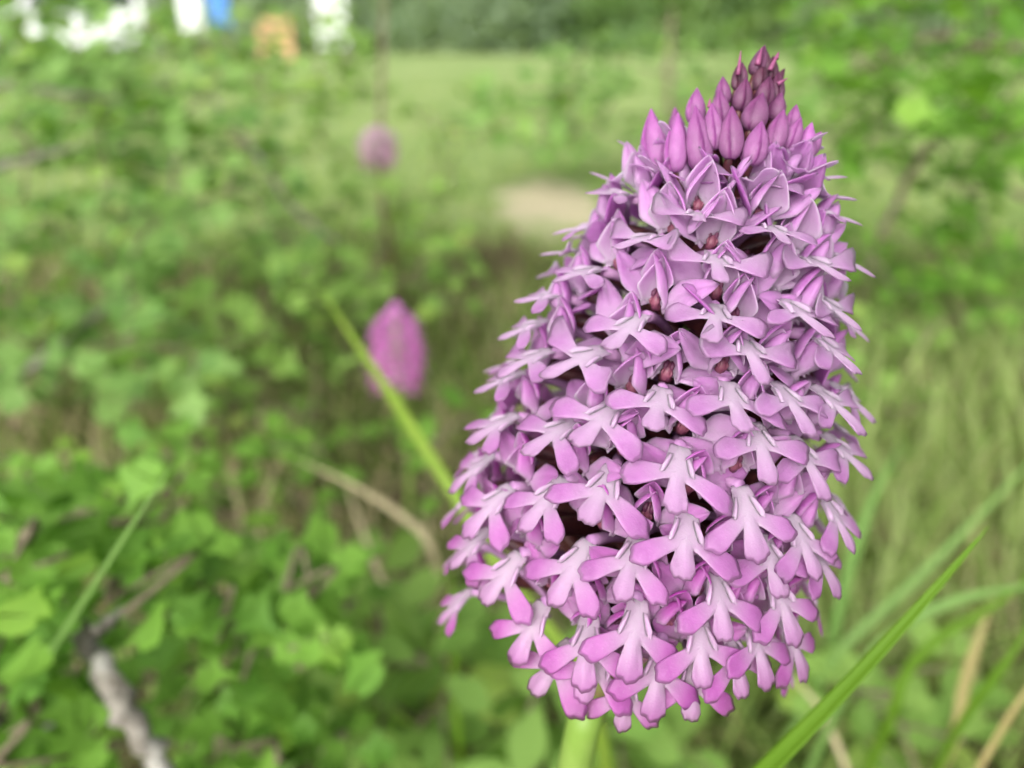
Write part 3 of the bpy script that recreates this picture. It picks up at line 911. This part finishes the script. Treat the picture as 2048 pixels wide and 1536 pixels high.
blade('green blade leaning in from the right edge above the ochre stalk', [(2110,1180,.21),(2030,1300,.215),(1970,1380,.22),(1910,1470,.23)], 2.48, M_BLADE, .3, .35)
blade('lower arching green blade under the pale arching one', [(2100,1120,.27),(1990,1210,.265),(1880,1275,.265),(1810,1350,.27),(1780,1440,.275)], 3.72, M_BLADE, .3, .35)
blade('short yellowish upright blade among the hawthorn leaves at the bottom left', [(462,1325,.25),(475,1400,.25),(492,1480,.255),(505,1560,.26)], 2.79, M_BLADE_Y, .6, .3)
blade('narrow green blade poking into the bottom left corner', [(-20,1470,.2),(20,1520,.2),(70,1580,.205)], 1.36, M_BLADE_Y, .3, .3)
blade('upright green blade left below the orchid flower', [(900,1130,.31),(903,1210,.31),(908,1330,.315),(915,1460,.32)], 3.72, M_BLADE, .4, .35)
blade('dry straw stalk lying across the bottom right of centre', [(1560,1330,.3),(1640,1420,.3),(1700,1560,.3)], 2.48, M_STRAW, .4, .35)

# ------------------------------------------------------------------ shrubs
M_LEAF = leaf_material('hawthorn_leaf', (0.10, 0.235, 0.028), (0.19, 0.37, 0.055), (0.24, 0.42, 0.06), 0.44, 0.5)
M_LEAF_D = leaf_material('dark_leaf', (0.125, 0.25, 0.06), (0.24, 0.40, 0.11), (0.32, 0.46, 0.1), 0.44, 0.5)
M_LEAF_L = leaf_material('light_leaf', (0.17, 0.31, 0.06), (0.27, 0.43, 0.10), (0.36, 0.48, 0.1), 0.44, 0.5)
M_BARK_G = bark_material('bark_grey', (0.13, 0.115, 0.09), (0.24, 0.22, 0.185), (0.33, 0.32, 0.28))
M_BARK_S = bark_material('bark_sapling', (0.15, 0.13, 0.11), (0.26, 0.24, 0.2))
M_BARK_B = bark_material('bark_brown', (0.11, 0.08, 0.055), (0.2, 0.155, 0.115), (0.28, 0.25, 0.2))
M_TWIG = bark_material('twig', (0.12, 0.095, 0.06), (0.20, 0.17, 0.11))
def leaf_mesh(name, rs, mat, lobed=True):
    """lobed hawthorn leaf along +Y, length 1, folded along its midrib, with a short stalk"""
    if lobed:
        half = [(0, 0), (.02, .02), (.06, .2), (.14, .36), (.27, .47), (.40, .55), (.44, .63), (.38, .70), (.27, .68), (.23, .72), (.28, .82), (.26, .91), (.16, .98), (0, 1.0)]
    else:
        half = [(0, 0), (.02, .03), (.14, .15), (.24, .32), (.29, .5), (.27, .66), (.2, .82), (.1, .94), (0, 1.0)]
    half = [(x * rs.uniform(.88, 1.12), y) for x, y in half]
    fold = rs.uniform(.1, .4); droop = rs.uniform(-.35, .1)
    vs, fs = [], []
    n = len(half)
    def Z(x, y): return abs(x) * fold + droop * y * y * 0.6
    for x, y in half: vs.append((0, y, Z(0, y)))
    for sx in (-1, 1):
        for x, y in half: vs.append((sx * x, y + (.03 if x > .3 else 0), Z(x, y)))
    for i in range(n - 1):
        fs.append((i, i + 1, n + i + 1, n + i)); fs.append((i + 1, i, 2 * n + i, 2 * n + i + 1))
    k = len(vs)
    vs += [(-.012, 0, 0), (.012, 0, 0), (.008, -.3, -.05), (-.008, -.3, -.05)]
    fs.append((k, k + 1, k + 2, k + 3))
    return mesh_of(name, vs, fs, {'w': [rs.random() * .2] * len(vs)}, mats=(mat,))
rs = random.Random(21)
LEAF_SETS = {m.name: [leaf_mesh('leaf', rs, m) for _ in range(5)] for m in (M_LEAF, M_LEAF_D, M_LEAF_L)}
LEAF_SETS['plain_light'] = [leaf_mesh('leaf', rs, M_LEAF_L, False) for _ in range(4)]
LEAF_SETS['plain'] = [leaf_mesh('leaf', rs, M_LEAF, False) for _ in range(4)]

def leaf_rot(rs, up=0.7):
    """mostly facing up and towards the open sky, any heading"""
    z = Vector((rs.gauss(0, .45), rs.gauss(-.25, .45), up + rs.random() * .5)).normalized()
    h = Vector((rs.uniform(-1, 1), rs.uniform(-1, 1), rs.uniform(-.2, .5)))
    y = (h - z * h.dot(z)).normalized()
    return y, z
def shrub(label, root, boxes, leafset, size, seed, stems=(), bark=M_TWIG, per=(4, 6), maxobj=300, cat='shrub', name='hawthorn_shrub', group='shrubs around the orchid', twig_r=0.0011, clear=(), stem_k=0.62):
    """root on the ground; boxes = screen rectangle with depth range and cluster count; stems = explicit branches (u,v,d,px width)"""
    rs = random.Random(seed)
    root = Vector(root)
    o = empty(name, root)
    tag(o, label, cat, group)
    leaves = LEAF_SETS[leafset]
    nodes = [root.copy()]
    for st in stems:
        ctrl = [P(*q[:3]) for q in st]
        c = curve_pts(ctrl, 26)
        c = [p + Vector((rs.gauss(0, 1), rs.gauss(0, 1), rs.gauss(0, 1))) * 0.0012 * (q0 := 1) for p in c]
        ws = [q[3] / FPX * q[2] / 2 * stem_k for q in st]
        rad = [float(np.interp(i / 26 * (len(ws) - 1), range(len(ws)), ws)) * rs.uniform(.94, 1.06) for i in range(27)]
        m = MB(); m.tube([p - root for p in c], rad, 9)
        link('branch', m.mesh('branch', bark), None, o)
        nodes += c[::3]
    pts = []
    for (u0, u1, v0, v1, d0, d1, n) in boxes:
        k = 0; tries = 0
        while k < n and tries < n * 20:
            tries += 1
            p = P(rs.uniform(u0, u1), rs.uniform(v0, v1), rs.uniform(d0, d1))
            if p.z < 0.015: continue
            uu, vv, dd = px_of(*p)
            if any(abs(uu - cu) < cr and abs(vv - cv) < cr for cu, cv, cr in clear): continue
            pts.append(p); k += 1
    pts.sort(key=lambda p: (p - root).length)
    tw = MB()
    mass_v, mass_f, mass_a = [], [], []
    cnt = 0
    for p in pts:
        near = min(nodes, key=lambda q: (q - p).length + max(0, q.z - p.z) * .6)
        mid = near.lerp(p, .55) + Vector((rs.gauss(0, .01), rs.gauss(0, .01), rs.uniform(-.004, .012)))
        c = curve_pts([near, mid, p], 6)
        ln = (p - near).length
        tw = MB(); tw.tube([x - root for x in c], [twig_r * (1 + min(1.5, ln * 6)) * (1 - .5 * i / 6) for i in range(7)], 5)
        link('twig', tw.mesh('twig', M_TWIG), None, o)
        nodes += [c[3], p]
        for q in range(rs.randint(*per)):
            y, z = leaf_rot(rs)
            at = c[rs.choice((4, 5, 6, 6))] + Vector((rs.gauss(0, .003), rs.gauss(0, .003), rs.gauss(0, .003)))
            L = size * rs.uniform(.6, 1.25)
            rot = frame_rot(y.cross(z).normalized(), y, z)
            if cnt < maxobj:
                link('leaf', rs.choice(leaves), None, o, at - root + y * L * .2, rot, L)
            else:
                lm = rs.choice(leaves); k = len(mass_v); cc = at - root + y * L * .2; wr = rs.random()
                mass_v += [cc + rot @ (v.co * L) for v in lm.vertices]
                mass_f += [tuple(i + k for i in pl.vertices) for pl in lm.polygons]
                mass_a += [wr] * len(lm.vertices)
            cnt += 1
    if mass_v:
        f = link('foliage', mesh_of('foliage', mass_v, mass_f, {'w': mass_a}), leaves[0].materials[0], o)
        f['kind'] = 'stuff'
    return o
def ground_at(u, v, d):
    p = P(u, v, d); return (p.x, p.y, ground_z(p.x, p.y) - .004)

shrub('low hawthorn with bright lobed leaves and a pale lichened branch, bottom left corner', ground_at(330, 1560, .3),
      [(-60, 330, 1020, 1560, .18, .28, 62), (200, 640, 1130, 1560, .2, .3, 50), (-40, 420, 900, 1150, .28, .42, 26)], 'hawthorn_leaf', .0145, 31,
      stems=[[(80, 1190, .21, 18), (150, 1260, .20, 36), (215, 1350, .19, 48), (255, 1430, .185, 46), (310, 1520, .185, 44), (370, 1640, .20, 40)],
             [(235, 1222, .193, 12), (195, 1262, .195, 20), (165, 1278, .198, 22)],
             [(-30, 1452, .21, 20), (60, 1436, .215, 24), (150, 1424, .22, 20), (240, 1400, .25, 16)]], bark=M_BARK_G,
      clear=[(120, 1215, 90), (180, 1290, 110), (225, 1370, 115), (265, 1450, 115), (320, 1540, 105)], stem_k=1.0)
shrub('leafy hawthorn sapling with grey twigs filling the left edge', ground_at(140, 900, .72),
      [(200, 420, 680, 820, .45, .52, 5), (-60, 200, -20, 70, .6, .8, 6), (-60, 300, 20, 150, .6, .9, 24), (-60, 460, 105, 330, .55, .95, 60), (150, 620, 230, 560, .58, 1.0, 60), (-60, 330, 380, 800, .5, .85, 54)], 'dark_leaf', .026, 32,
      stems=[[(-60, 168, .66, 16), (60, 178, .67, 22), (180, 190, .68, 22), (320, 210, .7, 14)],
             [(-60, 345, .6, 26), (40, 325, .6, 24), (150, 298, .62, 18), (260, 300, .66, 10)],
             [(20, 770, .58, 34), (80, 720, .58, 36), (160, 655, .59, 30), (230, 600, .62, 14)],
             [(430, 200, .8, 12), (520, 320, .8, 18), (600, 430, .8, 18), (690, 500, .8, 14), (720, 620, .82, 14), (640, 830, .86, 16)],
             [(340, 430, .75, 14), (350, 300, .75, 12), (320, 160, .76, 10), (300, 40, .78, 8)]], bark=M_BARK_S)
shrub('small bright green shrub in the left centre below the pale meadow', ground_at(520, 800, .85),
      [(560, 760, 520, 760, .6, .8, 14), (330, 640, 600, 900, .55, .75, 20), (280, 760, 20, 150, 1.0, 1.5, 46), (420, 780, 120, 330, .95, 1.4, 30), (440, 960, 380, 640, .75, 1.1, 44), (800, 1060, 200, 420, 1.1, 1.5, 14)], 'light_leaf', .026, 33, clear=[(1000, 440, 90), (1080, 380, 110), (795, 690, 90), (760, 295, 60)])
shrub('hawthorn bush with brown twigs hanging in at the upper right', ground_at(1960, 700, .9),
      [(1620, 2100, -40, 180, .62, .9, 50), (1640, 2100, 180, 400, .65, .95, 34), (1700, 2100, 400, 720, .7, .95, 44), (1560, 1800, 60, 300, .8, 1.1, 16), (1850, 2100, -20, 300, .5, .62, 16)], 'hawthorn_leaf', .028, 34,
      stems=[[(2120, 120, .66, 34), (2040, 100, .66, 32), (1960, 92, .67, 28), (1880, 70, .68, 18), (1780, 110, .7, 14), (1700, 150, .72, 10)],
             [(1985, 92, .67, 16), (1990, 40, .67, 18), (1975, -30, .68, 18)],
             [(1760, 470, .78, 22), (1800, 390, .77, 26), (1840, 320, .76, 26), (1870, 280, .76, 18), (1960, 200, .74, 14)],
             [(2120, 420, .74, 20), (2030, 385, .74, 20), (1930, 380, .76, 14)],
             [(1690, 720, .85, 12), (1730, 560, .8, 16), (1760, 470, .78, 20)]], bark=M_BARK_B)
shrub('distant green shrub showing behind the tip of the big orchid', ground_at(1300, 320, 2.1),
      [(1080, 1360, 60, 280, 1.7, 2.3, 30), (930, 1160, 180, 340, 1.5, 2.0, 24), (1340, 1700, 60, 300, 1.5, 2.2, 30)], 'dark_leaf', .05, 35, twig_r=.002,
      stems=[[(1340, 420, 1.9, 22), (1342, 300, 1.85, 20), (1338, 160, 1.82, 18), (1345, 20, 1.85, 14)], [(1730, 90, 1.6, 14), (1700, 160, 1.6, 18), (1660, 260, 1.65, 16)]])
shrub('low broad leaved plant with yellow green leaves under the big orchid', ground_at(1000, 1450, .36),
      [(760, 1120, 1240, 1560, .30, .4, 20), (1120, 1420, 1380, 1560, .32, .42, 10), (560, 800, 1150, 1420, .34, .46, 12)], 'plain_light', .026, 36, name='leafy_plant', cat='plant')
shrub('low leafy plant in the middle of the left half under the blurred orchid', ground_at(600, 1050, .6),
      [(330, 700, 880, 1150, .44, .6, 10), (640, 960, 800, 1100, .5, .7, 8)], 'plain', .020, 37, name='leafy_plant', cat='plant')
shrub('low green weeds among the grass right of the big orchid', ground_at(1850, 1250, .42),
      [(1680, 2080, 600, 900, .6, .85, 18), (1560, 2080, 1330, 1560, .3, .4, 6)], 'plain_light', .022, 38, name='leafy_plant', cat='plant')
# bare upright stalk
def stalk(label, px, mat, name='bare_stalk'):
    pts = [P(*q[:3]) for q in px]
    foot = pts[-1].copy(); foot.z = -0.006; foot.y += .02
    c = curve_pts(pts + [foot], 24)
    ws = [q[3] / FPX * q[2] / 2 for q in px]; ws.append(ws[-1])
    m = MB(); m.tube([p - foot for p in c], [float(np.interp(i / 24 * (len(ws) - 1), range(len(ws)), ws)) for i in range(25)], 8)
    return tag(link(name, m.mesh(name, mat), None, None, foot), label, 'plant stalk')
stalk('dark upright stalk above the small faint orchid, upper left of centre', [(770, -40, .9, 8), (764, 120, .9, 10), (762, 280, .9, 12), (768, 480, .92, 12)], M_TWIG)
# dark dead clump beside the pale patch
def clump():
    c = Vector(ground_at(1000, 480, 1.12))
    vs, fs, al = [], [], []
    rr = random.Random(3)
    for i in range(420):
        az = rr.uniform(0, 6.28); q = rr.random() ** .5 * .045
        v, f = blade_strip((math.cos(az) * q, math.sin(az) * q, 0), Vector((rr.gauss(0, .7), rr.gauss(0, .7), 1)), Vector((math.cos(az + 1.5), math.sin(az + 1.5), 0)), rr.uniform(.05, .10), .005, Vector((rr.gauss(0, .8), rr.gauss(0, .8), -.6)), 4)
        k = len(vs); vs += v; fs += [tuple(x + k for x in q) for q in f]; al += [rr.random()] * len(v)
    o = link('dead_grass_clump', mesh_of('dead_grass_clump', vs, fs, {'w': al}), leaf_material('dead_leaf', (.05, .032, .02), (.09, .06, .04), (.14, .1, .06), .1, .8), None, c)
    tag(o, 'dark brown tuft of dead grass beside the pale bare patch', 'grass tuft')
clump()

# ------------------------------------------------------------------ trees at the far side of the meadow
def tree(label, x, y, h, w, seed, cols, name='broadleaf_tree'):
    rs = random.Random(seed)
    root = empty(name, (x, y, -.05))
    tag(root, label, 'tree', 'trees along the far edge of the meadow')
    m = MB()
    m.tube(curve_pts([(0, 0, 0), (.1, 0, h * .25), (-.1, .1, h * .5), (.1, 0, h * .85)], 10), [.16 * h / 6 * (1 - .08 * i) for i in range(11)], 9)
    for i in range(9):
        a = i * 2.4; z = h * (.12 + .07 * i)
        m.tube(curve_pts([(0, 0, z), (math.cos(a) * w * .25, math.sin(a) * w * .25, z + h * .08), (math.cos(a) * w * .42, math.sin(a) * w * .42, z + h * .2)], 6), [.05 * h / 6 * (1 - .13 * k) for k in range(7)], 6)
    link('trunk', m.mesh('trunk', M_BARK_B), None, root)
    vs, fs, al = [], [], []
    cl = []
    for i in range(170):
        z = h * rs.uniform(.02, .35) if i % 2 else h * rs.uniform(.1, 1.0)
        prof = math.sin(math.pi * min(1, max(.2, (z / h) ** .8 * .8 + .2))) ** .5
        a = rs.uniform(0, 6.28); q = w * .5 * prof * rs.random() ** .4
        cl.append((math.cos(a) * q, math.sin(a) * q, z, rs.uniform(.25, .6) * w / 5, rs.random()))
    for cx, cy, cz, cr, ca in cl:
        for k in range(60):
            p = Vector((rs.gauss(0, 1), rs.gauss(0, 1), rs.gauss(0, .8))) * cr * .6 + Vector((cx, cy, cz))
            if p.z < .05: continue
            n = Vector((rs.gauss(0, 1), rs.gauss(0, 1), rs.gauss(.5, 1))).normalized()
            t = n.orthogonal().normalized(); t = Quaternion(n, rs.uniform(0, 6)) @ t; b = n.cross(t)
            s = rs.uniform(.09, .19) * h / 6
            j = len(vs)
            vs += [p - t * s, p + b * s * .55, p + t * s * 1.1, p - b * s * .55]
            fs.append((j, j + 1, j + 2, j + 3)); al += [ca * .75 + rs.random() * .1] * 4
    link('crown', mesh_of('crown', vs, fs, {'w': al}, smooth=False), cols, root)
M_TREE_A = leaf_material('tree_leaf_hazed_green', (0.22, 0.30, 0.20), (0.31, 0.39, 0.27), (0.34, 0.42, 0.28), .5, .8)  # leaf green greyed to paint in the haze of distance
M_TREE_B = leaf_material('tree_leaf_green', (0.16, 0.26, 0.11), (0.25, 0.37, 0.15), (0.3, 0.4, 0.15), .5, .8)
tree('round grey green tree right behind the open meadow, top centre', -1.2, 38, 8.5, 9.5, 1, M_TREE_A)
tree('second grey green tree, left of the round one at the top', -10.0, 41, 9, 9, 2, M_TREE_A)
tree('taller green tree behind the orchid tip at the top', 6.6, 36, 9, 9, 3, M_TREE_B)
tree('dark green tree right of the orchid tip at the top edge', 14.5, 38, 9, 10, 4, M_TREE_A)
tree('green tree behind the upper right hawthorn twigs', 23, 37, 9, 10, 5, M_TREE_B)
tree('green tree far left behind the white van', -27, 42, 10, 12, 6, M_TREE_B)
tree('grey green tree between the blue panel and the meadow', -18, 44, 9.5, 10, 7, M_TREE_A)
tree('green tree in the far upper right corner', 32, 40, 9, 11, 8, M_TREE_A)

# ------------------------------------------------------------------ things parked beyond the meadow, top left
M_WHITE = plain('white_paint', (0.8, 0.81, 0.82), .35, .05, 3)
M_GLASS = plain('dark_glass', (0.02, 0.03, 0.03), .15, .2, 3)
M_TYRE = plain('tyre_rubber', (0.03, 0.03, 0.03), .8)
M_RIM = plain('wheel_metal', (0.45, 0.45, 0.46), .4)
M_BLUE = plain('blue_panel', (0.06, 0.22, 0.62), .5)
M_ORNG = plain('orange_plastic', (0.68, 0.38, 0.2), .5)
M_POST = plain('post_metal', (0.35, 0.36, 0.36), .5)
def prism(mb, prof, y0, y1):
    n = len(prof)
    v = [(x, y0, z) for x, z in prof] + [(x, y1, z) for x, z in prof]
    f = [tuple(range(n)), tuple(reversed(range(n, 2 * n)))] + [(i, n + i, n + (i + 1) % n, (i + 1) % n) for i in range(n)]
    mb.add(v, f)
def van(loc, rz):
    r = empty('white_van', loc); r.rotation_mode = 'XYZ'; r.rotation_euler = (0, 0, rz)
    tag(r, 'white van parked beyond the meadow in the top left corner', 'van')
    m = MB(); prism(m, [(-2.2, .35), (-2.25, .95), (-1.9, 1.12), (-1.25, 1.25), (-.65, 1.95), (-.3, 2.05), (2.15, 2.05), (2.25, 1.8), (2.25, .35)], -.9, .9)
    link('body', m.mesh('body', M_WHITE, False), None, r)
    for sy in (-1, 1):
        for (x0, x1, x2, x3) in ((-1.05, -.1, -.1, -.52), (.05, 1.0, 1.0, .05), (1.12, 2.05, 2.05, 1.12)):
            m = MB(); prism(m, [(x0, 1.28), (x1, 1.28), (x2, 1.85), (x3, 1.85)], sy * .9, sy * .915)
            link('window', m.mesh('window', M_GLASS, False), None, r)
        m = MB(); m.box((-2.24, sy * .65, .82), (.03, .16, .09)); link('headlight', m.mesh('headlight', M_RIM, False), None, r)
        for x in (-1.45, 1.4):
            m = MB(); m.tube([(x, sy * .74, .33), (x, sy * .93, .33)], .33, 20)
            w = link('wheel', m.mesh('wheel', M_TYRE), None, r)
            m = MB(); m.tube([(x, sy * .9, .33), (x, sy * .945, .33)], .19, 14); link('rim', m.mesh('rim', M_RIM), None, w)
    m = MB(); m.add([(-1.22, -.78, 1.30), (-1.22, .78, 1.30), (-.68, .78, 1.92), (-.68, -.78, 1.92), (-1.25, -.78, 1.28), (-1.25, .78, 1.28), (-.71, .78, 1.93), (-.71, -.78, 1.93)], [(0, 1, 2, 3), (7, 6, 5, 4), (0, 4, 5, 1), (1, 5, 6, 2), (2, 6, 7, 3), (3, 7, 4, 0)])
    link('windscreen', m.mesh('windscreen', M_GLASS, False), None, r)
def at_far(u, y):
    # ground point at distance y straight ahead that shows in photo column u (near the horizon)
    d = y * math.cos(PITCH) + CAM_Z * math.sin(PITCH)
    return ((u - 1024) / FPX * d, y, -.008)
van(at_far(165, 25.0), R(8))
def panel_on_posts(name, label, cat, u, y, w, z0, z1, mat):
    r = empty(name, at_far(u, y))
    tag(r, label, cat)
    m = MB(); m.box((0, 0, (z0 + z1) / 2), (w / 2, .03, (z1 - z0) / 2)); link('panel', m.mesh('panel', mat, False), None, r)
    for sx in (-1, 1):
        m = MB(); m.tube([(sx * w * .4, .06, 0), (sx * w * .4, .06, z1 + .05)], .03, 8); link('post', m.mesh('post', M_POST), None, r)
panel_on_posts('blue_board', 'upright blue board at the top edge right of the white van', 'board', 452, 24, .55, .75, 2.4, M_BLUE)
panel_on_posts('white_board', 'white board at the top edge right of the orange barrier', 'board', 668, 25, .9, .3, 2.3, M_WHITE)
panel_on_posts('white_board', 'narrow white board between the white van and the blue board', 'board', 396, 24.5, .6, .6, 2.4, M_WHITE)
def barrier():
    r = empty('orange_barrier', at_far(556, 24)); tag(r, 'orange plastic barrier standing in the grass near the top left', 'barrier')
    for z in (.3, .62, .94):
        m = MB(); m.box((0, 0, z), (.48, .03, .09)); link('rail', m.mesh('rail', M_ORNG, False), None, r)
    for sx in (-1, 1):
        m = MB(); m.box((sx * .42, 0, .52), (.05, .05, .54)); link('post', m.mesh('post', M_ORNG, False), None, r)
        m = MB(); m.box((sx * .42, 0, .03), (.08, .3, .03)); link('foot', m.mesh('foot', M_ORNG, False), None, r)
barrier()
